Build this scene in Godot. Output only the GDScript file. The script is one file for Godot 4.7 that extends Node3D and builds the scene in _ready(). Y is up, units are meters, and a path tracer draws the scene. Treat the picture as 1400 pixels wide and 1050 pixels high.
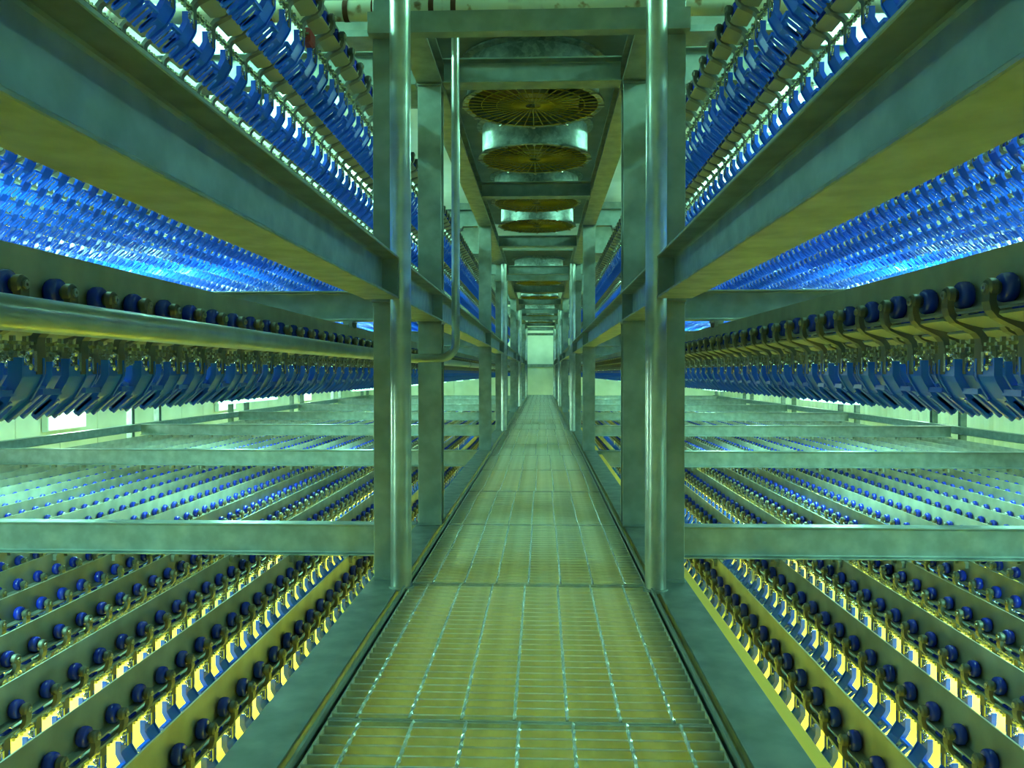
extends Node3D
# Walkway through a three-tier carrier conveyor hall. World: x = 0 is the walkway's centre line, y = 0 the hall floor, -z is forward.

const E := 2.3                 # camera height above the hall floor; heights below are given relative to the lens as E + ...
const PITCH := 0.1778          # spacing of the carriers on a rail
const Z_END := -33.0
const COLUMN_Z := [4.79, 9.365, 13.94, 18.515, 23.09, 27.665, 32.24]
const PORTAL_Z := [3.53, 12.68, 21.83, 30.98]
const FOCAL := 1100.0
const TIER_BEAM_Z := [0.215, 4.79, 9.365, 13.94, 18.515, 23.09, 27.665, 32.24]

func from_end(z: float, all: Array) -> String:
	var k := 0
	for q in all:
		if q > z + 0.001: k += 1
	return ORDINAL[k]


# ------------------------------------------------------------------ mesh building
class Shape:
	var v := PackedVector3Array()
	var n := PackedVector3Array()

	func tri(a: Vector3, b: Vector3, c: Vector3, na: Vector3, nb: Vector3, nc: Vector3) -> void:
		var g := (b - a).cross(c - a)
		if g.length_squared() < 1e-16:
			return
		if g.dot(na + nb + nc) > 0.0:
			v.append(a); v.append(c); v.append(b)
			n.append(na); n.append(nc); n.append(nb)
		else:
			v.append(a); v.append(b); v.append(c)
			n.append(na); n.append(nb); n.append(nc)

	func quad(a: Vector3, b: Vector3, c: Vector3, d: Vector3, nn: Vector3) -> void:
		tri(a, b, c, nn, nn, nn)
		tri(a, c, d, nn, nn, nn)

	func quad_n(a: Vector3, b: Vector3, c: Vector3, d: Vector3, na: Vector3, nb: Vector3, nc: Vector3, nd: Vector3) -> void:
		tri(a, b, c, na, nb, nc)
		tri(a, c, d, na, nc, nd)

	func box(at: Vector3, size: Vector3, turn := Basis.IDENTITY) -> Shape:
		var h := size * 0.5
		for k in 3:
			for s in [-1.0, 1.0]:
				var nn := Vector3.ZERO
				nn[k] = s
				var u := Vector3.ZERO
				var w := Vector3.ZERO
				u[(k + 1) % 3] = h[(k + 1) % 3]
				w[(k + 2) % 3] = h[(k + 2) % 3]
				var c: Vector3 = nn * h[k]
				quad(at + turn * (c - u - w), at + turn * (c + u - w), at + turn * (c + u + w), at + turn * (c - u + w), turn * nn)
		return self

	# a box with its long edges chamfered (length along local z)
	func bar(at: Vector3, size: Vector3, ch: float, turn := Basis.IDENTITY) -> Shape:
		var x := size.x * 0.5
		var y := size.y * 0.5
		var p := PackedVector2Array([Vector2(x - ch, -y), Vector2(x, -y + ch), Vector2(x, y - ch), Vector2(x - ch, y), Vector2(-x + ch, y), Vector2(-x, y - ch), Vector2(-x, -y + ch), Vector2(-x + ch, -y)])
		return extrude(p, size.z, Transform3D(turn, at))

	# polygon in local xy, extruded along local z
	func extrude(p: PackedVector2Array, depth: float, xf := Transform3D.IDENTITY, caps := true) -> Shape:
		var cnt := p.size()
		var area := 0.0
		for i in cnt:
			area += p[i].cross(p[(i + 1) % cnt])
		var sg := 1.0 if area > 0.0 else -1.0
		var h := depth * 0.5
		for i in cnt:
			var a := p[i]
			var b := p[(i + 1) % cnt]
			var e := (b - a)
			var nn := (xf.basis * Vector3(e.y * sg, -e.x * sg, 0)).normalized()
			quad(xf * Vector3(a.x, a.y, -h), xf * Vector3(b.x, b.y, -h), xf * Vector3(b.x, b.y, h), xf * Vector3(a.x, a.y, h), nn)
		if caps:
			var t := Geometry2D.triangulate_polygon(p)
			for s in [-1.0, 1.0]:
				var nn: Vector3 = (xf.basis * Vector3(0, 0, s)).normalized()
				for i in range(0, t.size(), 3):
					tri(xf * Vector3(p[t[i]].x, p[t[i]].y, s * h), xf * Vector3(p[t[i + 1]].x, p[t[i + 1]].y, s * h), xf * Vector3(p[t[i + 2]].x, p[t[i + 2]].y, s * h), nn, nn, nn)
		return self

	# profile of (radius, height) turned about local y
	func lathe(prof: PackedVector2Array, seg: int, xf := Transform3D.IDENTITY, smooth := false) -> Shape:
		for i in prof.size() - 1:
			var a := prof[i]
			var b := prof[i + 1]
			var e := b - a
			if e.length() < 1e-7:
				continue
			var fn := Vector2(e.y, -e.x).normalized()
			var n0 := fn
			var n1 := fn
			if smooth:
				if i > 0:
					var q := prof[i] - prof[i - 1]
					n0 = (fn + Vector2(q.y, -q.x).normalized()).normalized()
				if i < prof.size() - 2:
					var q2 := prof[i + 2] - prof[i + 1]
					n1 = (fn + Vector2(q2.y, -q2.x).normalized()).normalized()
			for k in seg:
				var t0 := TAU * k / seg
				var t1 := TAU * (k + 1) / seg
				var d0 := Vector3(cos(t0), 0, sin(t0))
				var d1 := Vector3(cos(t1), 0, sin(t1))
				quad_n(xf * (d0 * a.x + Vector3(0, a.y, 0)), xf * (d1 * a.x + Vector3(0, a.y, 0)), xf * (d1 * b.x + Vector3(0, b.y, 0)), xf * (d0 * b.x + Vector3(0, b.y, 0)),
					xf.basis * (d0 * n0.x + Vector3(0, n0.y, 0)), xf.basis * (d1 * n0.x + Vector3(0, n0.y, 0)), xf.basis * (d1 * n1.x + Vector3(0, n1.y, 0)), xf.basis * (d0 * n1.x + Vector3(0, n1.y, 0)))
		return self

	func cyl(a: Vector3, b: Vector3, r: float, seg := 12) -> Shape:
		var y := (b - a).normalized()
		var x := y.cross(Vector3(0.3, 0.9, 0.31)).normalized()
		if absf(y.dot(Vector3(0.3, 0.9, 0.31).normalized())) > 0.9:
			x = y.cross(Vector3(1, 0, 0)).normalized()
		var xf := Transform3D(Basis(x, y, x.cross(y)), a)
		var l := a.distance_to(b)
		return lathe(PackedVector2Array([Vector2(0, 0), Vector2(r, 0), Vector2(r, l), Vector2(0, l)]), seg, xf)

	func tube(path: PackedVector3Array, r: float, seg := 12, caps := true) -> Shape:
		var m := path.size()
		var side := Vector3.ZERO
		var rings: Array = []
		var ups: Array = []
		for i in m:
			var d := (path[mini(i + 1, m - 1)] - path[maxi(i - 1, 0)]).normalized()
			if i == 0:
				side = d.cross(Vector3(0.21, 0.37, 0.9)).normalized()
			side = (side - d * side.dot(d)).normalized()
			var up := d.cross(side)
			var ring := PackedVector3Array()
			for k in seg:
				var t := TAU * k / seg
				ring.append(side * cos(t) + up * sin(t))
			rings.append(ring)
			ups.append(d)
		for i in m - 1:
			for k in seg:
				var q := (k + 1) % seg
				var a: Vector3 = rings[i][k]
				var b: Vector3 = rings[i][q]
				var c: Vector3 = rings[i + 1][q]
				var d2: Vector3 = rings[i + 1][k]
				quad_n(path[i] + a * r, path[i] + b * r, path[i + 1] + c * r, path[i + 1] + d2 * r, a, b, c, d2)
		if caps:
			for e in [0, m - 1]:
				var nn: Vector3 = ups[e] * (-1.0 if e == 0 else 1.0)
				for k in seg:
					tri(path[e], path[e] + rings[e][k] * r, path[e] + rings[e][(k + 1) % seg] * r, nn, nn, nn)
		return self

	func mirrored() -> Shape:
		var o := Shape.new()
		var f := Vector3(-1, 1, 1)
		for i in range(0, v.size(), 3):
			o.tri(v[i] * f, v[i + 1] * f, v[i + 2] * f, n[i] * f, n[i + 1] * f, n[i + 2] * f)
		return o

	func arrays() -> Array:
		var a := []
		a.resize(Mesh.ARRAY_MAX)
		a[Mesh.ARRAY_VERTEX] = v
		a[Mesh.ARRAY_NORMAL] = n
		return a

	func mesh(mat: Material) -> ArrayMesh:
		var m := ArrayMesh.new()
		m.add_surface_from_arrays(Mesh.PRIMITIVE_TRIANGLES, arrays())
		m.surface_set_material(0, mat)
		return m

var taken := {}
var M := {}

func numbered(called: String) -> String:
	if not taken.has(called):
		taken[called] = 0
		return called
	taken[called] += 1
	return "%s_%03d" % [called, taken[called]]

func tag(o: Node, label: String, category: String, group := "", kind := "") -> Node:
	o.set_meta("label", label)
	o.set_meta("category", category)
	if group: o.set_meta("group", group)
	if kind: o.set_meta("kind", kind)
	return o

func thing(called: String, at: Vector3, label: String, category: String, group := "") -> Node3D:
	var o := Node3D.new()
	o.name = numbered(called)
	add_child(o)
	o.position = at
	tag(o, label, category, group, "thing")
	return o

func part(called: String, mesh: Mesh, parent: Node, at := Vector3.ZERO, turn := Basis.IDENTITY) -> MeshInstance3D:
	var o := MeshInstance3D.new()
	o.name = called
	o.mesh = mesh
	o.transform = Transform3D(turn, at)
	parent.add_child(o, true)
	return o

func whole(called: String, mesh: Mesh, at: Vector3, label: String, category: String, group := "", turn := Basis.IDENTITY) -> MeshInstance3D:
	var o := MeshInstance3D.new()
	o.name = numbered(called)
	o.mesh = mesh
	o.transform = Transform3D(turn, at)
	add_child(o)
	tag(o, label, category, group, "thing")
	return o

func setting(called: String, mesh: Mesh, at: Vector3, label: String, category: String) -> MeshInstance3D:
	var o := MeshInstance3D.new()
	o.name = called
	if mesh: o.mesh = mesh
	o.position = at
	add_child(o)
	tag(o, label, category, "", "structure")
	return o

# ------------------------------------------------------------------ materials
func noise_texture(seed_value: int, freq: float, ramp: Array, size := 512, kind := FastNoiseLite.TYPE_SIMPLEX_SMOOTH, octaves := 4) -> ImageTexture:
	var f := FastNoiseLite.new()
	f.seed = seed_value
	f.noise_type = kind
	f.frequency = freq
	f.fractal_octaves = octaves
	if kind == FastNoiseLite.TYPE_CELLULAR:
		f.cellular_return_type = FastNoiseLite.RETURN_CELL_VALUE
	var src := f.get_seamless_image(size, size)
	src.convert(Image.FORMAT_RGB8)
	var g := Gradient.new()
	g.offsets = PackedFloat32Array(ramp.map(func(r): return r[0]))
	g.colors = PackedColorArray(ramp.map(func(r): return r[1]))
	var out := Image.create(size, size, true, Image.FORMAT_RGB8)
	for y in size:
		for x in size:
			out.set_pixel(x, y, g.sample(src.get_pixel(x, y).r))
	out.generate_mipmaps()
	return ImageTexture.create_from_image(out)

func mat(color: Color, rough: float, metal := 0.0, tex: Texture2D = null, scale := 1.0) -> StandardMaterial3D:
	var m := StandardMaterial3D.new()
	m.albedo_color = color
	m.roughness = rough
	m.metallic = metal
	if tex:
		m.albedo_texture = tex
		m.uv1_triplanar = true
		m.uv1_world_triplanar = true
		m.uv1_scale = Vector3.ONE * scale
	return m

func make_materials() -> void:
	var galv := noise_texture(3, 0.012, [[0.0, Color(0.74, 0.76, 0.75)], [0.42, Color(0.80, 0.82, 0.81)], [0.58, Color(0.84, 0.86, 0.85)], [1.0, Color(0.92, 0.93, 0.92)]], 512, FastNoiseLite.TYPE_SIMPLEX_SMOOTH, 5)
	var spangle := noise_texture(9, 0.035, [[0.0, Color(0.62, 0.65, 0.64)], [0.5, Color(0.78, 0.80, 0.79)], [1.0, Color(0.98, 0.99, 0.98)]], 512, FastNoiseLite.TYPE_CELLULAR, 2)
	var gloss := noise_texture(5, 0.02, [[0.0, Color(0.62, 0.62, 0.62)], [1.0, Color(1, 1, 1)]], 512)
	var steel := mat(Color(0.60, 0.66, 0.65), 0.62, 0.55, galv, 0.9)
	steel.roughness_texture = gloss
	M.steel = steel
	var barrel := mat(Color(0.66, 0.71, 0.70), 0.55, 0.65, spangle, 1.6)
	barrel.roughness_texture = gloss
	M.barrel = barrel
	M.pipe = mat(Color(0.78, 0.81, 0.79), 0.28, 0.70, galv, 1.3)
	M.rail = mat(Color(0.64, 0.66, 0.64), 0.50, 0.25, galv, 0.7)
	var rust := noise_texture(21, 0.02, [[0.0, Color(0.80, 0.82, 0.74)], [0.70, Color(0.78, 0.80, 0.72)], [0.84, Color(0.50, 0.34, 0.18)], [1.0, Color(0.30, 0.16, 0.08)]], 512)
	M.painted_pipe = mat(Color(1, 1, 1), 0.5, 0.0, rust, 0.8)
	M.rust = mat(Color(0.30, 0.16, 0.07), 0.85)
	M.grating = mat(Color(0.86, 0.89, 0.88), 0.40, 0.10, galv, 1.5)
	M.weld_rod = mat(Color(0.92, 0.95, 0.94), 0.25, 0.45, galv, 2.0)
	M.bracket = mat(Color(0.33, 0.35, 0.33), 0.50, 0.35)
	M.bolt = mat(Color(0.62, 0.63, 0.58), 0.35, 0.80)
	M.link = mat(Color(0.48, 0.51, 0.47), 0.55, 0.35)
	M.chain = mat(Color(0.70, 0.69, 0.58), 0.25, 0.9)
	M.chrome = mat(Color(0.82, 0.83, 0.80), 0.15, 1.0)
	M.wheel = mat(Color(0.06, 0.16, 0.66), 0.20)
	M.shackle = mat(Color(0.09, 0.33, 0.84), 0.26)
	M.red = mat(Color(0.42, 0.05, 0.05), 0.5)
	var wallt := noise_texture(31, 0.008, [[0.0, Color(0.80, 0.81, 0.74)], [1.0, Color(0.93, 0.93, 0.88)]], 256)
	M.wall = mat(Color(1, 1, 1), 0.6, 0.0, wallt, 0.35)
	M.ceiling = mat(Color(0.96, 0.98, 0.97), 0.6, 0.0, wallt, 0.35)
	var floort := noise_texture(41, 0.012, [[0.0, Color(0.84, 0.82, 0.30)], [1.0, Color(0.92, 0.90, 0.40)]], 512)
	M.floor = mat(Color(1, 1, 1), 0.55, 0.0, floort, 0.3)
	M.guard = mat(Color(0.62, 0.58, 0.14), 0.45, 0.50)
	M.blade = mat(Color(0.32, 0.24, 0.10), 0.6)
	M.motor = mat(Color(0.55, 0.52, 0.30), 0.5)
	M.duct = mat(Color(0.50, 0.55, 0.53), 0.6, 0.3, galv, 0.5)
	M.cabinet = mat(Color(0.62, 0.66, 0.63), 0.5, 0.1, galv, 0.8)
	M.lamp_case = mat(Color(0.85, 0.88, 0.86), 0.5)

func glow(color: Color, strength: float) -> StandardMaterial3D:
	var m := StandardMaterial3D.new()
	m.albedo_color = Color(0.9, 0.9, 0.9)
	m.emission_enabled = true
	m.emission = color
	m.emission_energy_multiplier = strength
	return m

# ------------------------------------------------------------------ profiles
func h_profile(w: float, h: float, tf: float, tw: float) -> PackedVector2Array:
	# flanges at the top and bottom, web upright, small root fillets and eased tips
	var q := PackedVector2Array()
	var x := w * 0.5
	var y := h * 0.5
	var t := tw * 0.5
	var r := tf * 0.9
	var c := tf * 0.22
	var right := [Vector2(x - c, -y), Vector2(x, -y + c), Vector2(x, -y + tf - c), Vector2(x - c, -y + tf), Vector2(t + r, -y + tf), Vector2(t + r * 0.3, -y + tf + r * 0.3), Vector2(t, -y + tf + r)]
	for p in right: q.append(p)
	for i in range(right.size() - 1, -1, -1): q.append(Vector2(right[i].x, -right[i].y))
	for p in right: q.append(Vector2(-p.x, -p.y))
	for i in range(right.size() - 1, -1, -1): q.append(Vector2(-right[i].x, right[i].y))
	return q

func c_profile(w: float, h: float, t: float) -> PackedVector2Array:
	# channel, open towards +x
	var x := w * 0.5
	var y := h * 0.5
	return PackedVector2Array([Vector2(-x, -y), Vector2(x, -y), Vector2(x, -y + t), Vector2(-x + t * 1.6, -y + t), Vector2(-x + t, -y + t * 1.6), Vector2(-x + t, y - t * 1.6), Vector2(-x + t * 1.6, y - t), Vector2(x, y - t), Vector2(x, y), Vector2(-x, y)])

const ALONG_X := Basis(Vector3(0, 0, 1), Vector3(0, 1, 0), Vector3(-1, 0, 0))   # local z -> -x
var UPRIGHT := Basis(Vector3(1, 0, 0), Vector3(0, 0, 1), Vector3(0, -1, 0))        # local z -> -y, local y -> z

# ------------------------------------------------------------------ carriers
var carrier_parts := {}     # side -> [[name, mesh], ...]

func thick_line(path: Array, t: float) -> PackedVector2Array:
	var l := PackedVector2Array()
	var r := PackedVector2Array()
	for i in path.size():
		var a: Vector2 = path[maxi(i - 1, 0)]
		var b: Vector2 = path[mini(i + 1, path.size() - 1)]
		var nn := (b - a).normalized().orthogonal() * t * 0.5
		l.append(path[i] + nn)
		r.append(path[i] - nn)
	r.reverse()
	l.append_array(r)
	return l

func carrier_shapes() -> Dictionary:
	var axis := Transform3D(Basis(Vector3(0, 1, 0), Vector3(1, 0, 0), Vector3(0, 0, -1)), Vector3.ZERO)
	var s := {}
	var w := Shape.new()
	w.lathe(PackedVector2Array([Vector2(0.010, -0.013), Vector2(0.026, -0.013), Vector2(0.0315, -0.009), Vector2(0.0335, 0.0), Vector2(0.0335, 0.009), Vector2(0.0305, 0.016), Vector2(0.012, 0.017), Vector2(0.0, 0.017)]), 16, axis, true)
	s.wheel = w
	var b := Shape.new()
	var bend := [Vector2(-0.033, 0.004), Vector2(-0.034, -0.030), Vector2(-0.030, -0.046), Vector2(-0.018, -0.060), Vector2(0.006, -0.072), Vector2(0.030, -0.084), Vector2(0.043, -0.100), Vector2(0.046, -0.118), Vector2(0.046, -0.188)]
	b.extrude(thick_line(bend, 0.016), 0.030)
	b.lathe(PackedVector2Array([Vector2(0, -0.0425), Vector2(0.016, -0.0425), Vector2(0.021, -0.038), Vector2(0.021, -0.024), Vector2(0.014, -0.014), Vector2(0, -0.014)]), 14, axis)
	b.box(Vector3(0.046, -0.150, 0), Vector3(0.016, 0.062, 0.036))
	s.bracket = b
	var bo := Shape.new()
	bo.lathe(PackedVector2Array([Vector2(0.004, -0.044), Vector2(0.004, -0.0475), Vector2(0.010, -0.0475), Vector2(0.010, -0.042)]), 6, axis)
	s.axle_bolt = bo
	var li := Shape.new()
	var lp := PackedVector2Array([Vector2(-0.010, 0.015), Vector2(-0.028, 0.030), Vector2(-0.028, PITCH - 0.030), Vector2(-0.010, PITCH - 0.015), Vector2(0.016, PITCH - 0.015), Vector2(0.044, PITCH - 0.030), Vector2(0.044, 0.030), Vector2(0.016, 0.015)])
	li.extrude(lp, 0.007, Transform3D(Basis(Vector3(1, 0, 0), Vector3(0, 0, 1), Vector3(0, -1, 0)).rotated(Vector3(0, 0, 1), -0.30), Vector3(-0.002, -0.064, 0)))
	s.link_plate = li
	var pad := Shape.new()
	pad.bar(Vector3(0.002, -0.054, 0.062), Vector3(0.024, 0.012, 0.034), 0.003)
	s.guide_pad = pad
	var ch := Shape.new()
	for zz in [0.044, 0.089, 0.134]:
		ch.box(Vector3(0.046, -0.118, zz), Vector3(0.032, 0.008, 0.010))
		ch.box(Vector3(0.046, -0.118, zz), Vector3(0.010, 0.032, 0.008))
	ch.box(Vector3(0.046, -0.118, PITCH * 0.5), Vector3(0.007, 0.007, PITCH - 0.03))
	s.cross_chain = ch
	var sw := Shape.new()
	for k in 3:
		sw.lathe(PackedVector2Array([Vector2(0, -0.010), Vector2(0.007, -0.006), Vector2(0.009, 0.0), Vector2(0.007, 0.006), Vector2(0, 0.010)]), 8, Transform3D(Basis.IDENTITY, Vector3(0.046 + (0.004 if k % 2 else -0.004), -0.136 - k * 0.017, 0.034)), true)
	sw.box(Vector3(0.034, -0.158, 0.030), Vector3(0.005, 0.045, 0.010))
	s.swivel = sw
	for way in [1.0, -1.0]:
		s["shackle_out" if way > 0.0 else "shackle_in"] = shackle_shape(way)
	return s

# moulded blue shackle: head under the bracket stem, sloping body, slotted fork and a pair of prongs, leaning away from (1) or towards (-1) the walkway
func shackle_shape(way: float) -> Shape:
	var sh := Shape.new()
	var prof := [Vector2(0.0, -0.168), Vector2(0.0, -0.192), Vector2(0.006 * way, -0.204), Vector2(0.032 * way, -0.246)]
	sh.extrude(thick_line(prof, 0.010), 0.072, Transform3D(Basis.IDENTITY, Vector3(0.046, 0, 0.030)))
	for zz in [-0.008, 0.068]:
		var rim := [Vector2(0.0, -0.150), Vector2(0.0, -0.192), Vector2(0.006 * way, -0.204), Vector2(0.034 * way, -0.250)]
		sh.extrude(thick_line(rim, 0.020), 0.007, Transform3D(Basis.IDENTITY, Vector3(0.046, 0, zz)))
	var fork := PackedVector2Array()
	var ww := 0.040
	var ll := 0.082
	var sl := 0.015
	for p in [Vector2(-ww, 0), Vector2(-ww, ll - 0.014), Vector2(-ww + 0.010, ll), Vector2(-sl - 0.008, ll), Vector2(-sl, ll - 0.012)]: fork.append(p)
	for k in 5:
		var t := PI * k / 4.0
		fork.append(Vector2(-sl * 0.7 * cos(t), 0.036 - 0.012 * sin(t)))
	for p in [Vector2(sl, ll - 0.012), Vector2(sl + 0.008, ll), Vector2(ww - 0.010, ll), Vector2(ww, ll - 0.014), Vector2(ww, 0)]: fork.append(p)
	var d := Vector3(0.76 * way, -0.65, 0)
	sh.extrude(fork, 0.011, Transform3D(Basis(Vector3(0, 0, 1), d, Vector3(0, 0, 1).cross(d)), Vector3(0.046 + 0.028 * way, -0.240, 0.030)))
	for zz in [-ww + 0.004, ww - 0.004]:
		sh.bar(Vector3(0.046 + 0.028 * way, -0.240, 0.030 + zz) + d * 0.038 + Vector3(-0.65 * way, -0.76, 0) * 0.006, Vector3(0.008, 0.020, 0.074), 0.002, Basis(Vector3(0, 0, 1), Vector3(0, 0, 1).cross(d) * -1.0, d))
	# prong pair on a short arm beside the fork
	sh.box(Vector3(0.046 + 0.020 * way, -0.230, 0.102), Vector3(0.016, 0.014, 0.075))
	for zz in [0.100, 0.134]:
		var at := Vector3(0.046 + 0.020 * way, -0.230, zz)
		sh.bar(at + d * 0.044, Vector3(0.010, 0.014, 0.098), 0.003, Basis(Vector3(0, 0, 1), Vector3(0, 0, 1).cross(d) * -1.0, d))
	return sh

const CARRIER_MATERIAL := {"wheel": "wheel", "bracket": "bracket", "axle_bolt": "bolt", "link_plate": "link", "guide_pad": "wheel", "cross_chain": "chain", "swivel": "chrome", "shackle_out": "shackle", "shackle_in": "shackle"}

# ------------------------------------------------------------------ the scene
func _ready() -> void:
	camera_and_light()
	make_materials()
	room()
	walkway()
	main_frame()
	cross_beams()
	rails()
	pipes()
	fans()
	carriers()
	overhead_ducts()
	lamps()

var lamp_green := Color(0.63, 1.0, 0.86)
var lamp_warm := Color(1.0, 0.99, 0.44)

func camera_and_light() -> void:
	var cam := Camera3D.new()
	cam.name = "camera"
	cam.fov = rad_to_deg(2.0 * atan(525.0 / FOCAL))
	cam.position = Vector3(0.06, E, 0)
	cam.rotation = Vector3(-atan(15.0 / FOCAL), atan(41.0 / FOCAL), 0)
	cam.near = 0.05
	cam.far = 100
	add_child(cam)
	cam.current = true
	var we := WorldEnvironment.new()
	var e := Environment.new()
	e.background_mode = Environment.BG_COLOR
	e.background_color = Color(0, 0, 0)
	e.tonemap_mode = Environment.TONE_MAPPER_LINEAR
	e.tonemap_exposure = 0.66
	e.sdfgi_enabled = true
	e.ssao_enabled = true
	e.ssil_enabled = true
	we.environment = e
	we.name = "environment"
	add_child(we)

func area(at: Vector3, towards: Vector3, size: Vector2, color: Color, energy: float, parent: Node) -> void:
	var l := AreaLight3D.new()
	l.name = "lamp_light"
	l.area_size = size
	l.light_color = color
	l.light_energy = energy
	l.shadow_enabled = true
	l.set("area_range", 60.0)
	parent.add_child(l, true)
	var up := Vector3(0, 0, 1) if absf(towards.y) > 0.7 else Vector3(0, 1, 0)
	l.transform = Transform3D(Basis.looking_at(towards, up), at)

func room() -> void:
	var z0 := 4.0
	var z1 := -35.4
	var len_z := z0 - z1
	var zc := (z0 + z1) * 0.5
	setting("floor", Shape.new().box(Vector3.ZERO, Vector3(16.6, 0.3, len_z + 0.6)).mesh(M.floor), Vector3(0, -0.15, zc), "yellow coated hall floor below the conveyor tiers", "floor")
	setting("ceiling", Shape.new().box(Vector3.ZERO, Vector3(16.6, 0.2, len_z + 0.6)).mesh(M.ceiling), Vector3(0, E + 3.1, zc), "pale insulated ceiling above the top conveyor tier", "ceiling")
	var wl := setting("wall_left", Shape.new().box(Vector3.ZERO, Vector3(0.2, E + 3.0, len_z)).mesh(M.wall), Vector3(-8.2, (E + 3.0) * 0.5, zc), "pale flat-panelled side wall beyond the pipe side tiers", "wall")
	var wr := setting("wall_right", Shape.new().box(Vector3.ZERO, Vector3(0.2, E + 3.0, len_z)).mesh(M.wall), Vector3(8.2, (E + 3.0) * 0.5, zc), "pale ribbed side wall beyond the conveyor tiers", "wall")
	setting("wall_front", Shape.new().box(Vector3.ZERO, Vector3(16.6, E + 3.0, 0.2)).mesh(M.wall), Vector3(0, (E + 3.0) * 0.5, z0 + 0.1), "pale wall behind the photographer", "wall")
	var wf := setting("wall_back", Shape.new().box(Vector3.ZERO, Vector3(16.6, E + 3.0, 0.2)).mesh(M.wall), Vector3(0, (E + 3.0) * 0.5, z1 - 0.1), "pale end wall at the far end of the walkway", "wall")
	var flat := Shape.new().bar(Vector3.ZERO, Vector3(0.03, E + 2.9, 1.13), 0.008).mesh(M.wall)
	var n := int(len_z / 1.15)
	for i in n:
		part("wall_panel", flat, wl, Vector3(0.115, 0, len_z * 0.5 - 0.6 - i * 1.15))
	var rp := PackedVector2Array([Vector2(-0.15, 0), Vector2(0.15, 0), Vector2(0.13, 0.014), Vector2(0.08, 0.040), Vector2(0.0, 0.05), Vector2(-0.08, 0.040), Vector2(-0.13, 0.014)])
	var rib := Shape.new().extrude(rp, E + 2.9, Transform3D(Basis(Vector3(0, 0, 1), Vector3(-1, 0, 0), Vector3(0, 1, 0)), Vector3.ZERO)).mesh(M.wall)
	for i in int(len_z / 0.315):
		part("wall_rib", rib, wr, Vector3(-0.1, 0, len_z * 0.5 - 0.2 - i * 0.315))
	var low := Shape.new().box(Vector3.ZERO, Vector3(1.9, 1.9, 0.04)).mesh(M.wall)
	for i in 8:
		part("wall_panel", low, wf, Vector3(-6.7 + i * 1.92, -1.4, 0.12))
	setting("trim_1", Shape.new().bar(Vector3.ZERO, Vector3(0.10, 0.14, 16.0), 0.01, ALONG_X).mesh(M.rail), Vector3(0, E + 0.32, z1 + 0.06), "grey rail across the far end wall", "trim")

func twisted_rod(l: float, r: float) -> Shape:
	var o := Shape.new()
	var n := int(l / 0.0125)
	for i in n:
		var z0 := -l * 0.5 + l * i / n
		var z1 := -l * 0.5 + l * (i + 1) / n
		for k in 4:
			var a0 := TAU * k / 4.0 + i * 0.45
			var b0 := a0 + TAU / 4.0
			var p0 := Vector3(cos(a0) * r, sin(a0) * r, z0)
			var p1 := Vector3(cos(b0) * r, sin(b0) * r, z0)
			var p2 := Vector3(cos(b0 + 0.45) * r, sin(b0 + 0.45) * r, z1)
			var p3 := Vector3(cos(a0 + 0.45) * r, sin(a0 + 0.45) * r, z1)
			var mid := (p0 + p1 + p2 + p3) * 0.25
			o.quad(p0, p1, p2, p3, Vector3(mid.x, mid.y, 0).normalized())
	return o

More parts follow.
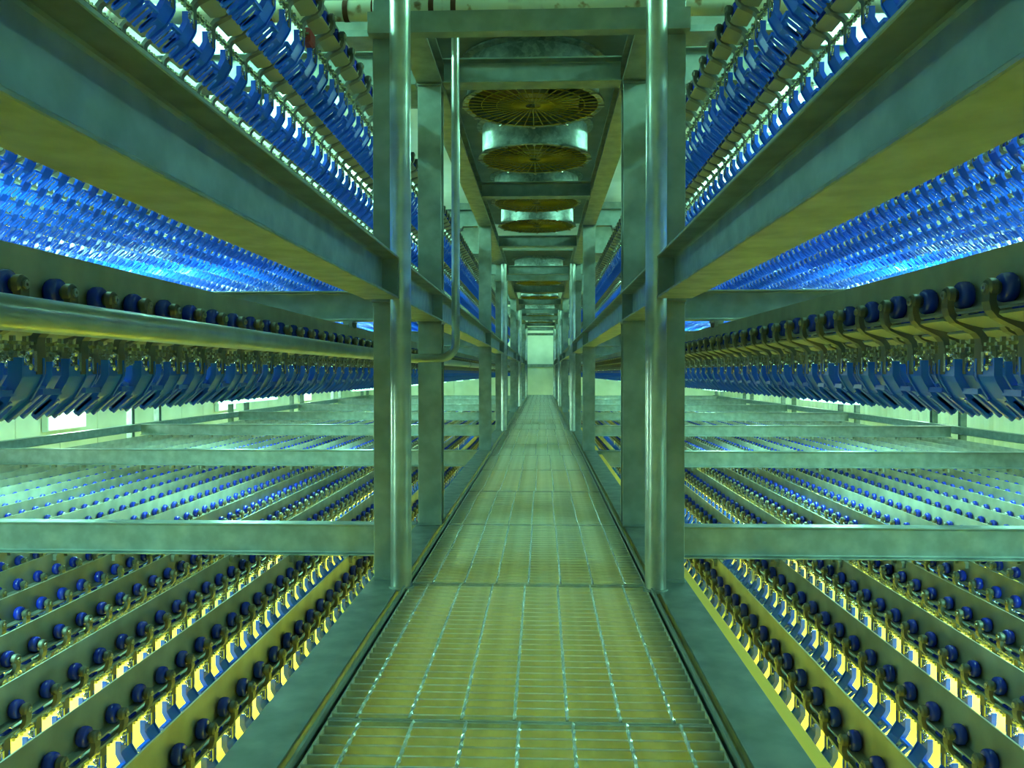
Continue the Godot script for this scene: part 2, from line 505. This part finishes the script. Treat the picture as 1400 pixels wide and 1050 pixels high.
func walkway() -> void:
	# kerb beams under the columns, angle irons and grating panels
	var kerb := Shape.new().extrude(h_profile(0.145, 0.175, 0.011, 0.008), 34.0).mesh(M.steel)
	for s in [-1, 1]:
		whole("kerb_beam", kerb, Vector3(s * 0.615, E - 0.9 - 0.0875, -16.0), "long galvanized kerb beam along the walkway grating, on the %s" % ("long-pipe side" if s < 0 else "pipeless side"), "beam")
		var ang := PackedVector2Array([Vector2(0, 0), Vector2(0.008, 0), Vector2(0.008, 0.055), Vector2(0.0, 0.055)])
		var a := Shape.new()
		a.extrude(ang, 34.0)
		a.extrude(PackedVector2Array([Vector2(0, -0.006), Vector2(-0.06, -0.006), Vector2(-0.06, 0), Vector2(0.008, 0), Vector2(0.008, -0.006)]), 34.0)
		var sh := a if s > 0 else a.mirrored()
		whole("edge_angle", sh.mesh(M.steel), Vector3(s * 0.508, E - 0.94, -16.0), "slim steel edging angle beside the grating, on the %s" % ("long-pipe side" if s < 0 else "pipeless side"), "angle")
	whole("lit_floor_strip", Shape.new().bar(Vector3.ZERO, Vector3(0.045, 0.02, 33.8), 0.003).mesh(mat(Color(1.0, 0.80, 0.28), 0.6)), Vector3(0.735, E - 0.955, -16.0), "added yellow strip standing in for lit floor beside the kerb beam, pipeless side", "strip")  # stands in for lit floor in the gap; its yellow carries that light
	var pl := 1.35
	var bar_mesh := Shape.new().bar(Vector3.ZERO, Vector3(0.008, 0.032, 0.99), 0.0012, ALONG_X).mesh(M.grating)
	var rod_mesh := twisted_rod(pl - 0.012, 0.0052).mesh(M.weld_rod)
	var step := 0.051
	var count := int(pl / step)
	var joined := Shape.new()
	for i in count:
		joined.bar(Vector3(0, -0.016, (i - (count - 1) * 0.5) * step), Vector3(0.008, 0.032, 0.99), 0.0012, ALONG_X)
	var joined_mesh := joined.mesh(M.grating)
	var side_mesh := Shape.new().bar(Vector3.ZERO, Vector3(0.005, 0.032, pl - 0.008), 0.001).mesh(M.grating)
	var end_mesh := Shape.new().bar(Vector3.ZERO, Vector3(0.008, 0.034, 0.99), 0.0015, ALONG_X).mesh(M.weld_rod)
	var beat := RandomNumberGenerator.new()
	beat.seed = 4
	for p in 34:
		var zc := -4.085 + 3 * pl - p * pl
		if zc - pl * 0.5 < Z_END - 0.2: break
		var g := thing("grating_panel", Vector3(0, E - 0.9, zc), "galvanized bar grating panel of the walkway floor", "grating", "walkway grating panels")
		g.rotation = Vector3(beat.randf_range(-0.002, 0.002), 0, beat.randf_range(-0.002, 0.002))
		var shift := beat.randf_range(-0.014, 0.014)
		for q in [-1, 1]:
			part("end_bar", end_mesh, g, Vector3(0, -0.016, q * (pl * 0.5 - 0.006)))
		if zc < -0.5 and zc > -9.0:
			for i in count:
				part("bearing_bar", bar_mesh, g, Vector3(beat.randf_range(-0.001, 0.001), -0.016, (i - (count - 1) * 0.5) * step))
		else:
			part("bearing_bars", joined_mesh, g).set_meta("kind", "stuff")
		for k in 7:
			part("cross_rod", rod_mesh, g, Vector3((k - 3) * 0.137 + shift, 0.001, 0))
		for s in [-1, 1]:
			part("side_bar", side_mesh, g, Vector3(s * 0.4955, -0.016, 0))

func main_frame() -> void:
	var hs := ["long-pipe side", "pipeless side"]
	# middle-height and upper longitudinal beams, in lengths between the portal frames
	var spans := [[1.2, -3.300]]
	for i in 3: spans.append([-PORTAL_Z[i] + 0.124, -PORTAL_Z[i + 1] + 0.224])
	spans.append([-PORTAL_Z[3] + 0.124, -33.2])
	var cuts := [1.2, -3.53, -12.68, -21.83, -33.2]
	for s in [-1, 1]:
		var where: String = hs[0 if s < 0 else 1]
		for i in spans.size():
			var l: float = spans[i][0] - spans[i][1]
			var zc: float = (spans[i][0] + spans[i][1]) * 0.5
			var b := thing("main_beam", Vector3(s * 0.6, E + 0.392, zc), ("wide galvanized beam at chest height reaching out towards the photographer, %s" if i == 0 else "galvanized beam at chest height running on behind the tube posts, %s") % where, "beam", "chest-height beams, " + where)
			part("beam_section", Shape.new().extrude(h_profile(0.145, 0.175, 0.010, 0.007), l).mesh(M.steel), b)
			var stiff := Shape.new().box(Vector3.ZERO, Vector3(0.062, 0.150, 0.008)).mesh(M.steel)
			for z in COLUMN_Z + PORTAL_Z:
				var dz: float = -z - zc
				if absf(dz) < l * 0.5 - 0.02:
					for q in [-1, 1]: part("stiffener", stiff, b, Vector3(q * 0.036, 0, dz))
			for q in [-1, 1]:
				part("end_plate", Shape.new().box(Vector3.ZERO, Vector3(0.138, 0.154, 0.012)).mesh(M.steel), b, Vector3(0, 0, q * (l * 0.5 - 0.006)))
		for i in cuts.size() - 1:
			var l2: float = cuts[i] - cuts[i + 1] - 0.012
			var zc2: float = (cuts[i] + cuts[i + 1]) * 0.5
			whole("top_beam", Shape.new().extrude(h_profile(0.15, 0.15, 0.010, 0.007), l2).mesh(M.steel), Vector3(s * 0.6, E + 1.775, zc2), "galvanized overhead beam beside the row of fans, %s" % where, "beam", "overhead beams, " + where)
		# columns: lower lift from kerb to main beam, upper lift from main beam to top beam
		var all := []
		for z in COLUMN_Z: all.append([z, false])
		for z in PORTAL_Z: all.append([z, true])
		for c in all:
			var lifts := [[-0.9, 0.3045, "lower"], [0.4795, 1.70, "upper"]]
			for lf in lifts:
				var h: float = lf[1] - lf[0] - 0.002
				var what := "%s steel column %s, %s, %s from the far end wall" % [lf[2], "behind a tube post" if c[1] else "clear of tube posts", where, from_end(c[0], PORTAL_Z if c[1] else COLUMN_Z)]
				var col := thing("steel_column", Vector3(s * 0.602, E + lf[0] + 0.001, -c[0]), what, "column", "%s columns %s, %s" % [lf[2], "at tube posts" if c[1] else "between tube posts", where])
				part("shaft", Shape.new().extrude(h_profile(0.138, 0.125, 0.008, 0.006), h - 0.024, Transform3D(UPRIGHT, Vector3.ZERO)).mesh(M.steel), col, Vector3(0, h * 0.5, 0))
				var plate := Shape.new().bar(Vector3.ZERO, Vector3(0.144, 0.145, 0.012), 0.002, UPRIGHT).mesh(M.steel)
				part("base_plate", plate, col, Vector3(0, 0.006, 0))
				part("cap_plate", plate, col, Vector3(0, h - 0.006, 0))
		# tube posts in front of the portal columns
		for z in PORTAL_Z:
			var t := thing("tube_post", Vector3(s * 0.532, E - 0.905, -z + 0.174), "tall shiny round tube post, %s, %s from the far end wall" % [where, from_end(z, PORTAL_Z)], "post", "round tube posts, " + where)
			part("tube", Shape.new().cyl(Vector3(0, 0.008, 0), Vector3(0, 2.597, 0), 0.044, 24).mesh(M.pipe), t)
			part("foot_collar", Shape.new().cyl(Vector3.ZERO, Vector3(0, 0.012, 0), 0.052, 20).mesh(M.steel), t)
	# portal heads and inner cross members
	for z in PORTAL_Z:
		whole("portal_beam", Shape.new().extrude(c_profile(0.06, 0.09, 0.008), 1.36, Transform3D(Basis(Vector3(0, 0, -1), Vector3(0, 1, 0), Vector3(1, 0, 0)), Vector3.ZERO)).mesh(M.steel), Vector3(0, E + 1.485, -z + 0.0965), "overhead steel channel joining two tube posts, %s from the far end wall" % from_end(z, PORTAL_Z), "beam", "portal beams over the walkway")
	var ALL_CROSS := []
	for k in 4:
		for off in [4.79, 7.84, 10.89]:
			if off + 9.15 * k <= 33.0: ALL_CROSS.append(off + 9.15 * k)
	for k in 4:
		for off in [4.79, 7.84, 10.89]:
			var zz: float = off + 9.15 * k
			if zz > 33.0: continue
			whole("ceiling_crossbeam", Shape.new().extrude(h_profile(0.13, 0.145, 0.010, 0.007), 1.046, Transform3D(ALONG_X, Vector3.ZERO)).mesh(M.steel), Vector3(0, E + 1.775, -zz), "short galvanized beam over the walkway between fans, %s from the far end wall" % from_end(zz, ALL_CROSS), "beam", "short overhead beams between the fans")

func cross_beams() -> void:
	var hs := ["long-pipe side", "pipeless side"]
	var tiers := [[-0.9, 0.19, "lowest"], [0.487, 0.178, "middle"], [1.90, 0.20, "top"]]
	for s in [-1, 1]:
		var where: String = hs[0 if s < 0 else 1]
		for t in tiers:
			var h: float = t[1]
			var m := Shape.new().extrude(h_profile(0.10, h, 0.009, 0.006), 6.32, Transform3D(ALONG_X, Vector3.ZERO)).mesh(M.steel)
			for z in TIER_BEAM_Z:
				whole("tier_beam", m, Vector3(s * (0.69 + 3.16), E + t[0] - h * 0.5, -z), "horizontal galvanized beam carrying the %s tier, %s, %s from the far end wall" % [t[2], where, from_end(z, TIER_BEAM_Z)], "beam", "%s tier beams, %s" % [t[2], where])
		# outer edge beams and posts near the walls
		var edge := Shape.new().extrude(h_profile(0.10, 0.13, 0.009, 0.006), 34.0).mesh(M.steel)
		whole("edge_beam", edge, Vector3(s * 7.08, E - 0.965, -16.2), "long edge beam along the outer posts of the lowest tier, %s" % where, "beam")
		var post := Shape.new().extrude(h_profile(0.10, 0.10, 0.008, 0.006), E + 2.95, Transform3D(UPRIGHT, Vector3.ZERO)).mesh(M.steel)
		for z in TIER_BEAM_Z:
			for dz in [0.0, 1.0]:
				if z + dz > 33.5: continue
				whole("outer_post", post, Vector3(s * 7.2, (E + 2.95) * 0.5, -z - dz), "slim steel post by the wall at the outer edge of the tiers, %s" % where, "post", "outer posts, " + where)

const TIERS := [["lowest", -1.18, 1.06, 0.36, 17, -1.09], ["middle", 0.185, 1.06, 0.36, 17, 0.309], ["top", 1.50, 0.86, 0.367, 17, 1.70]]
const SIDE_NAME := ["long-pipe side", "pipeless side"]
const ORDINAL := ["first", "second", "third", "fourth", "fifth", "sixth", "seventh", "eighth", "ninth", "tenth", "eleventh", "twelfth", "thirteenth", "fourteenth", "fifteenth", "sixteenth", "seventeenth"]

func rails() -> void:
	var z0 := 1.0
	var len_z := z0 - Z_END
	for t in TIERS:
		for s in [-1, 1]:
			var r := Shape.new()
			var top := 0.096
			r.extrude(PackedVector2Array([Vector2(0.024, -0.040), Vector2(-0.012, -0.040), Vector2(-0.012, -0.034), Vector2(0.024, -0.034), Vector2(0.024, top), Vector2(0.030, top), Vector2(0.030, -0.040)]), len_z)
			if s < 0: r = r.mirrored()
			var rm := r.mesh(M.rail)
			var gap: float = t[5] - (t[1] + top)
			var cl := Shape.new()
			cl.box(Vector3(0.039, -0.012 + gap * 0.5 - 0.005, 0), Vector3(0.018, 0.03 + gap, 0.05))
			cl.box(Vector3(0.030, gap - 0.006, 0), Vector3(0.06, 0.010, 0.125))
			for q in [-1, 1]:
				cl.box(Vector3(0.030, gap - 0.022, q * 0.058), Vector3(0.05, 0.034, 0.010))
				cl.cyl(Vector3(0.030, gap - 0.022, q * 0.063), Vector3(0.030, gap - 0.022, q * 0.074), 0.009, 6)
			if s < 0: cl = cl.mirrored()
			var cm := cl.mesh(M.rail)
			for k in t[4]:
				var x: float = s * (t[2] + t[3] * k)
				var o := thing("carrier_rail", Vector3(x, E + t[1], z0 - len_z * 0.5), "%s long flat rail from the walkway on the %s tier, %s" % [ORDINAL[k], t[0], SIDE_NAME[0 if s < 0 else 1]], "rail", "%s tier rails, %s" % [t[0], SIDE_NAME[0 if s < 0 else 1]])
				part("rail_plate", rm, o)
				for z in COLUMN_Z:
					part("rail_clip", cm, o, Vector3(0, top, -z - (z0 - len_z * 0.5)))

func carriers() -> void:
	var shapes := carrier_shapes()
	var meshes := {-1: {}, 1: {}}
	var every := ArrayMesh.new()      # shackles leaning outwards: middle and top tiers
	var order := ["wheel", "bracket", "axle_bolt", "link_plate", "guide_pad", "cross_chain", "swivel", "shackle_out", "shackle_in"]
	var lowest := ArrayMesh.new()     # shackles leaning towards the walkway
	for p in order:
		var m: Material = M[CARRIER_MATERIAL[p]]
		meshes[1][p] = shapes[p].mesh(m)
		meshes[-1][p] = shapes[p].mirrored().mesh(m)
		for e in [[every, "shackle_in"], [lowest, "shackle_out"]]:
			if p == e[1]: continue
			e[0].add_surface_from_arrays(Mesh.PRIMITIVE_TRIANGLES, shapes[p].arrays())
			e[0].surface_set_material(e[0].get_surface_count() - 1, m)
	# known phases of the rails that show large: [tier, side, rail] -> distance of one wheel
	var phase := {"1,1,0": 1.768, "1,-1,0": 1.809, "0,-1,0": 2.60, "0,-1,1": 2.53, "0,-1,2": 2.91, "0,1,0": 2.418, "0,1,1": 2.477, "2,1,0": 3.37, "2,1,1": 3.26, "2,-1,0": 3.385, "2,-1,1": 3.566}
	var rng := RandomNumberGenerator.new()
	rng.seed = 77
	var spots := []
	for ti in 3:
		var t: Array = TIERS[ti]
		for s in [-1, 1]:
			for k in t[4]:
				var ph: float = rng.randf() * PITCH
				var key := "%d,%d,%d" % [ti, s, k]
				if phase.has(key): ph = fmod(phase[key], PITCH)
				var z: float = ph - 0.7
				while z < -Z_END - 0.1:
					spots.append([ti, s, k, Vector3(s * (t[2] + t[3] * k), E + t[1], -z)])
					z += PITCH
	# which ones show, and how large
	var eye := Vector3(0.06, E, 0)
	var shown := []
	for i in spots.size():
		var c: Array = spots[i]
		var p: Vector3 = c[3] + Vector3(0, -0.12, 0) - eye
		if p.z > -0.3: continue
		var u := 741.0 + FOCAL * p.x / -p.z
		var w := 510.0 - FOCAL * p.y / -p.z
		if u < -20 or u > 1420 or w < -20 or w > 1070: continue
		var slope := absf(p.y / p.x)
		var ok := false
		if c[0] == 1: ok = c[2] == 0
		elif c[0] == 0: ok = true
		else: ok = c[2] < 3 or slope < 0.44
		if ok: shown.append([p.length(), i])
	shown.sort_custom(func(a, b): return a[0] < b[0])
	var single := {}
	for i in mini(300, shown.size()): single[shown[i][1]] = true
	var rest := {0: [], 1: [], 2: []}
	var red_done := false
	for i in spots.size():
		var c: Array = spots[i]
		var s: int = c[1]
		if not single.has(i):
			rest[c[0]].append(Transform3D(Basis(Vector3(s, 0, 0), Vector3(0, 1, 0), Vector3(0, 0, 1)), c[3]))
			continue
		var o := thing("shackle_carrier", c[3], "blue-wheeled carrier with blue shackle on the %s rail of the %s tier, %s" % [ORDINAL[c[2]], TIERS[c[0]][0], SIDE_NAME[0 if s < 0 else 1]], "carrier", "carriers on %s rail, %s tier, %s" % [ORDINAL[c[2]], TIERS[c[0]][0], SIDE_NAME[0 if s < 0 else 1]])
		for p in order:
			if p == ("shackle_out" if c[0] == 0 else "shackle_in"): continue
			part(p.trim_suffix("_out").trim_suffix("_in"), meshes[s][p], o)
		if c[0] == 2 and s == -1 and c[2] == 0 and not red_done and c[3].z < -3.30:
			red_done = true
			var tagm := Shape.new().bar(Vector3(-0.046, -0.118, 0.088), Vector3(0.040, 0.060, 0.07), 0.008).mesh(M.red)
			part("marker_tag", tagm, o)
			o.set_meta("label", "carrier with a dark red marker on the first rail of the top tier, long-pipe side")
	for ti in 3:
		var mm := MultiMesh.new()
		mm.transform_format = MultiMesh.TRANSFORM_3D
		mm.mesh = lowest if ti == 0 else every
		mm.instance_count = rest[ti].size()
		for i in rest[ti].size(): mm.set_instance_transform(i, rest[ti][i])
		var mi := MultiMeshInstance3D.new()
		mi.name = "%s_tier_carriers" % TIERS[ti][0]
		mi.multimesh = mm
		add_child(mi)
		tag(mi, "dense mass of blue shackle carriers further along the rails of the %s tier" % TIERS[ti][0], "carriers", "", "stuff")

func pipes() -> void:
	# long pipe outside the columns, with a riser that comes down and tees in
	var l := thing("long_pipe", Vector3(-0.80, E + 0.098, -16.0), "long grey steel pipe running beside the innermost middle-tier carriers", "pipe")
	part("pipe_run", Shape.new().tube(PackedVector3Array([Vector3(0, 0, 17.0), Vector3(0, 0, -17.0)]), 0.030, 20).mesh(M.pipe), l)
	var cl := Shape.new().lathe(PackedVector2Array([Vector2(0.0305, -0.012), Vector2(0.035, -0.012), Vector2(0.035, 0.012), Vector2(0.0305, 0.012)]), 18, Transform3D(Basis(Vector3(1, 0, 0), Vector3(0, 0, 1), Vector3(0, -1, 0)), Vector3.ZERO)).mesh(M.steel)
	for z in COLUMN_Z:
		part("pipe_clamp", cl, l, Vector3(0, 0, -z + 16.0))
	var path := PackedVector3Array()
	path.append(Vector3(-0.768, 0.075, 0))
	var cx := -0.372
	var r := 0.075
	for k in 9:
		var t := PI * 0.5 * k / 8.0
		path.append(Vector3(cx - r + r * sin(t), 0.075 + r - r * cos(t), 0))
	path.append(Vector3(cx, 2.2, 0))
	whole("riser_pipe", Shape.new().tube(path, 0.021, 16).mesh(M.pipe), Vector3(0, E, -4.02), "thin upright pipe with an elbow joining the long pipe", "pipe")
	# rusty painted pipe across the top
	var x := thing("cross_pipe", Vector3(0, E + 1.649, -3.66), "pale overhead pipe with rust spots crossing above the first portal", "pipe")
	part("pipe_run", Shape.new().tube(PackedVector3Array([Vector3(-6.9, 0, 0), Vector3(6.9, 0, 0)]), 0.045, 20).mesh(M.painted_pipe), x)
	var band := Shape.new().lathe(PackedVector2Array([Vector2(0.0452, -0.012), Vector2(0.0465, -0.012), Vector2(0.0465, 0.012), Vector2(0.0452, 0.012)]), 18, Transform3D(Basis(Vector3(0, 1, 0), Vector3(1, 0, 0), Vector3(0, 0, -1)), Vector3.ZERO)).mesh(M.rust)
	for px in [-1.18, -0.83, -0.70, -0.62, -0.44, -0.34, 0.66, 1.1]:
		part("rust_band", band, x, Vector3(px, 0, 0))

func fans() -> void:
	var R := 0.43
	var shell := Shape.new()
	shell.lathe(PackedVector2Array([Vector2(R + 0.035, 0.0), Vector2(R + 0.035, 0.012), Vector2(R + 0.004, 0.014), Vector2(R + 0.004, 0.255), Vector2(R + 0.05, 0.262), Vector2(R + 0.05, 0.274), Vector2(R, 0.274), Vector2(R, 0.0), Vector2(R + 0.035, 0.0)]), 48)
	var shell_mesh := shell.mesh(M.barrel)
	var ring := PackedVector3Array()
	var guard := Shape.new()
	for k in 40:
		var t := TAU * k / 40
		var d := Vector3(cos(t), 0, sin(t))
		guard.cyl(d * 0.05, d * (R + 0.02), 0.0035, 5)
	for rr in [0.05, 0.14, 0.24, 0.34, R]:
		ring = PackedVector3Array()
		for k in 41:
			var t := TAU * k / 40
			ring.append(Vector3(cos(t) * rr, 0.003, sin(t) * rr))
		guard.tube(ring, 0.0035, 5, false)
	var guard_mesh := guard.mesh(M.guard)
	var lug := Shape.new().bar(Vector3(R + 0.02, -0.004, 0), Vector3(0.04, 0.010, 0.022), 0.002).mesh(M.bolt)
	var motor := Shape.new()
	motor.lathe(PackedVector2Array([Vector2(0, 0.06), Vector2(0.09, 0.06), Vector2(0.10, 0.08), Vector2(0.10, 0.22), Vector2(0, 0.22)]), 20)
	var motor_mesh := motor.mesh(M.motor)
	var blade := Shape.new()
	var bp := PackedVector2Array([Vector2(0.09, -0.05), Vector2(0.25, -0.10), Vector2(0.405, -0.12), Vector2(0.415, 0.03), Vector2(0.28, 0.06), Vector2(0.09, 0.05)])
	blade.extrude(bp, 0.006, Transform3D(Basis(Vector3(1, 0, 0), Vector3(0, 0, 1), Vector3(0, -1, 0)).rotated(Vector3(1, 0, 0), 0.42), Vector3(0, 0.13, 0)))
	var blade_mesh := blade.mesh(M.blade)
	var plate := Shape.new().bar(Vector3(0.16, 0.07, -0.14), Vector3(0.30, 0.016, 0.20), 0.003).mesh(M.motor)
	var i := 0
	var fan_count := 0
	for k in 4:
		for off in [5.345, 6.68, 8.40, 9.72]:
			if off + 9.15 * k <= 32.5: fan_count += 1
	for k in 4:
		for off in [5.345, 6.68, 8.40, 9.72]:
			var z: float = off + 9.15 * k
			if z > 32.5: continue
			var f := thing("ceiling_fan", Vector3(0, E + 1.765, -z), "round fan with wire guard under a galvanized drum, %s from the far end wall" % ORDINAL[fan_count - 1 - i], "fan", "fans above the walkway")
			part("drum", shell_mesh, f)
			var g := part("wire_guard", guard_mesh, f)
			for q in 12:
				part("guard_lug", lug, g, Vector3.ZERO, Basis(Vector3.UP, TAU * q / 12.0))
			part("motor", motor_mesh, f)
			part("motor_plate", plate, f)
			for q in 5:
				part("blade", blade_mesh, f, Vector3.ZERO, Basis(Vector3.UP, TAU * q / 5.0 + i * 0.7))
			i += 1
	for k in 3:
		var z0: float = 4.3 + 9.15 * k
		var z1: float = minf(z0 + 6.75, 33.3)
		whole("fan_deck", Shape.new().box(Vector3.ZERO, Vector3(1.5, 0.02, z1 - z0)).mesh(M.duct), Vector3(0, E + 2.052, -(z0 + z1) * 0.5), "flat sheet deck on which the fan drums hang", "panel", "fan decks")

func overhead_ducts() -> void:
	# sheet-metal cabinets above the top tier
	for s in [-1, 1]:
		for k in 4:
			var z := 5.7 + 9.15 * k
			if z > 31: continue
			var o := thing("duct_box", Vector3(s * 1.15, E + 2.10, -z), "grey sheet-metal air box above the top tier, %s" % SIDE_NAME[0 if s < 0 else 1], "duct", "air boxes, " + SIDE_NAME[0 if s < 0 else 1])
			part("casing", Shape.new().bar(Vector3(0, 0.45, 0), Vector3(0.6, 0.896, 1.3), 0.01).mesh(M.cabinet), o)
			part("flange", Shape.new().bar(Vector3(0, 0.02, 0), Vector3(0.68, 0.04, 1.38), 0.005).mesh(M.steel), o)

func lamps() -> void:
	# flat lamps hung below the ceiling, glowing up and down
	var case_m := Shape.new().bar(Vector3(0, 0, 0), Vector3(0.40, 0.06, 1.54), 0.01)
	for q in [-0.6, 0.6]: case_m.cyl(Vector3(0, 0.03, q), Vector3(0, 0.40, q), 0.008, 8)
	var case_mesh := case_m.mesh(M.lamp_case)
	var gm := glow(lamp_green, 5.0)
	var face := Shape.new().bar(Vector3(0, 0, 0), Vector3(0.34, 0.012, 1.46), 0.004).mesh(gm)
	for s in [-1, 1]:
		for x in [2.6, 5.4]:
			for k in range(1, 8):
				var z := -1.2 + 4.575 * k
				var o := thing("ceiling_lamp", Vector3(s * x, E + 2.60, -z), "flat bright lamp hung below the ceiling over the top tier, %s" % SIDE_NAME[0 if s < 0 else 1], "lamp", "ceiling lamps, " + SIDE_NAME[0 if s < 0 else 1])
				part("case", case_mesh, o)
				part("diffuser", face, o, Vector3(0, -0.035, 0))
				part("diffuser", face, o, Vector3(0, 0.035, 0))
				area(Vector3(0, -0.043, 0), Vector3(0, -1, 0), Vector2(0.34, 1.46), lamp_green, 24.0, o)
				area(Vector3(0, 0.043, 0), Vector3(0, 1, 0), Vector2(0.34, 1.46), lamp_green, 10.0, o)
	# ribbed wall lamps; those on the pipeless side are added, hidden behind the middle tier
	var wall_case := Shape.new().bar(Vector3.ZERO, Vector3(0.10, 0.56, 1.10), 0.01).mesh(M.lamp_case)
	var wg := glow(Color(0.85, 1.0, 0.88), 2.0)
	var flute := Shape.new().extrude(PackedVector2Array([Vector2(-0.085, 0), Vector2(0.085, 0), Vector2(0.07, 0.02), Vector2(0.035, 0.034), Vector2(0, 0.038), Vector2(-0.035, 0.034), Vector2(-0.07, 0.02)]), 0.50, Transform3D(Basis(Vector3(0, 0, 1), Vector3(1, 0, 0), Vector3(0, 1, 0)), Vector3.ZERO)).mesh(wg)
	for s in [-1, 1]:
		for k in 5:
			var z := -0.5 + 6.9 * k
			if s > 0: z += 3.2
			if z > 33: continue
			var o := thing("wall_or_fill_lamp", Vector3(s * 8.0, E + (-0.68 if s < 0 else 0.12), -z), "fluted bright wall lamp near the middle tier, added unseen on pipeless side only, %s" % SIDE_NAME[0 if s < 0 else 1], "lamp", "wall lamps, " + SIDE_NAME[0 if s < 0 else 1])
			part("case", wall_case, o)
			for q in 6:
				part("fluted_diffuser", flute, o, Vector3(-s * 0.051, 0, (q - 2.5) * 0.175), Basis.IDENTITY if s < 0 else Basis(Vector3.UP, PI))
			area(Vector3(-s * 0.10, 0, 0), Vector3(-s, 0, 0), Vector2(1.05, 0.5), Color(0.78, 1.0, 0.86), 12.0, o)
	# unseen batten lamps added on the middle tier beams to light the top shackles
	var batten := Shape.new().bar(Vector3.ZERO, Vector3(0.10, 0.05, 1.30), 0.008, ALONG_X).mesh(M.lamp_case)
	var batten_face := Shape.new().bar(Vector3.ZERO, Vector3(0.08, 0.02, 1.26), 0.006, ALONG_X).mesh(glow(lamp_green, 5.0))
	for s in [-1, 1]:
		for x in [4.3, 6.2]:
			for z in TIER_BEAM_Z:
				var o := thing("unseen_batten_lamp", Vector3(s * x, E + 0.4885, -z), "unseen added batten lamp on a middle tier beam shining up, %s" % SIDE_NAME[0 if s < 0 else 1], "lamp", "unseen batten lamps on the middle tier beams, " + SIDE_NAME[0 if s < 0 else 1])
				part("case", batten, o, Vector3(0, 0.025, 0))
				part("diffuser", batten_face, o, Vector3(0, 0.06, 0))
				area(Vector3(0, 0.075, 0), Vector3(0, 1, 0), Vector2(1.26, 0.08), lamp_green, 26.0, o)
	# unseen rail tube lamps: white ones added under the middle tier, warm under the lowest
	for lv in [[0.185, -0.20, lamp_green, "middle", 14.0], [-1.18, -1.64, lamp_warm, "lowest", 10.0]]:
		var drop: float = lv[0] - lv[1]
		var tube_case := Shape.new().bar(Vector3.ZERO, Vector3(0.14, 0.05, 1.30), 0.01)
		for q in [-0.5, 0.5]: tube_case.cyl(Vector3(0, 0.02, q), Vector3(0, drop + 0.05, q), 0.006, 6)
		var tcm := tube_case.mesh(M.lamp_case)
		var tube := Shape.new().cyl(Vector3(0, 0, -0.6), Vector3(0, 0, 0.6), 0.014, 6).mesh(glow(lv[2], 4.0))
		for s in [-1, 1]:
			for kk in ([4, 9] if lv[3] == "middle" else [1, 6, 11]):
				for k in 8:
					var z := 2.5 + 4.575 * k
					if lv[3] == "lowest": z -= 1.2
					if z > 32: continue
					var o := thing("unseen_tube_lamp", Vector3(s * (1.06 + 0.36 * kk + 0.0365), E + lv[1], -z), "unseen tube lamp hanging from a rail under the %s tier, %s" % [lv[3], SIDE_NAME[0 if s < 0 else 1]], "lamp", "tube lamps under the %s tier, %s" % [lv[3], SIDE_NAME[0 if s < 0 else 1]])
					part("case", tcm, o)
					for q in [-1, 1]:
						part("tube", tube, o, Vector3(q * 0.035, -0.04, 0))
					area(Vector3(0, -0.06, 0), Vector3(0, -1, 0), Vector2(0.14, 1.2), lv[2], lv[4], o)
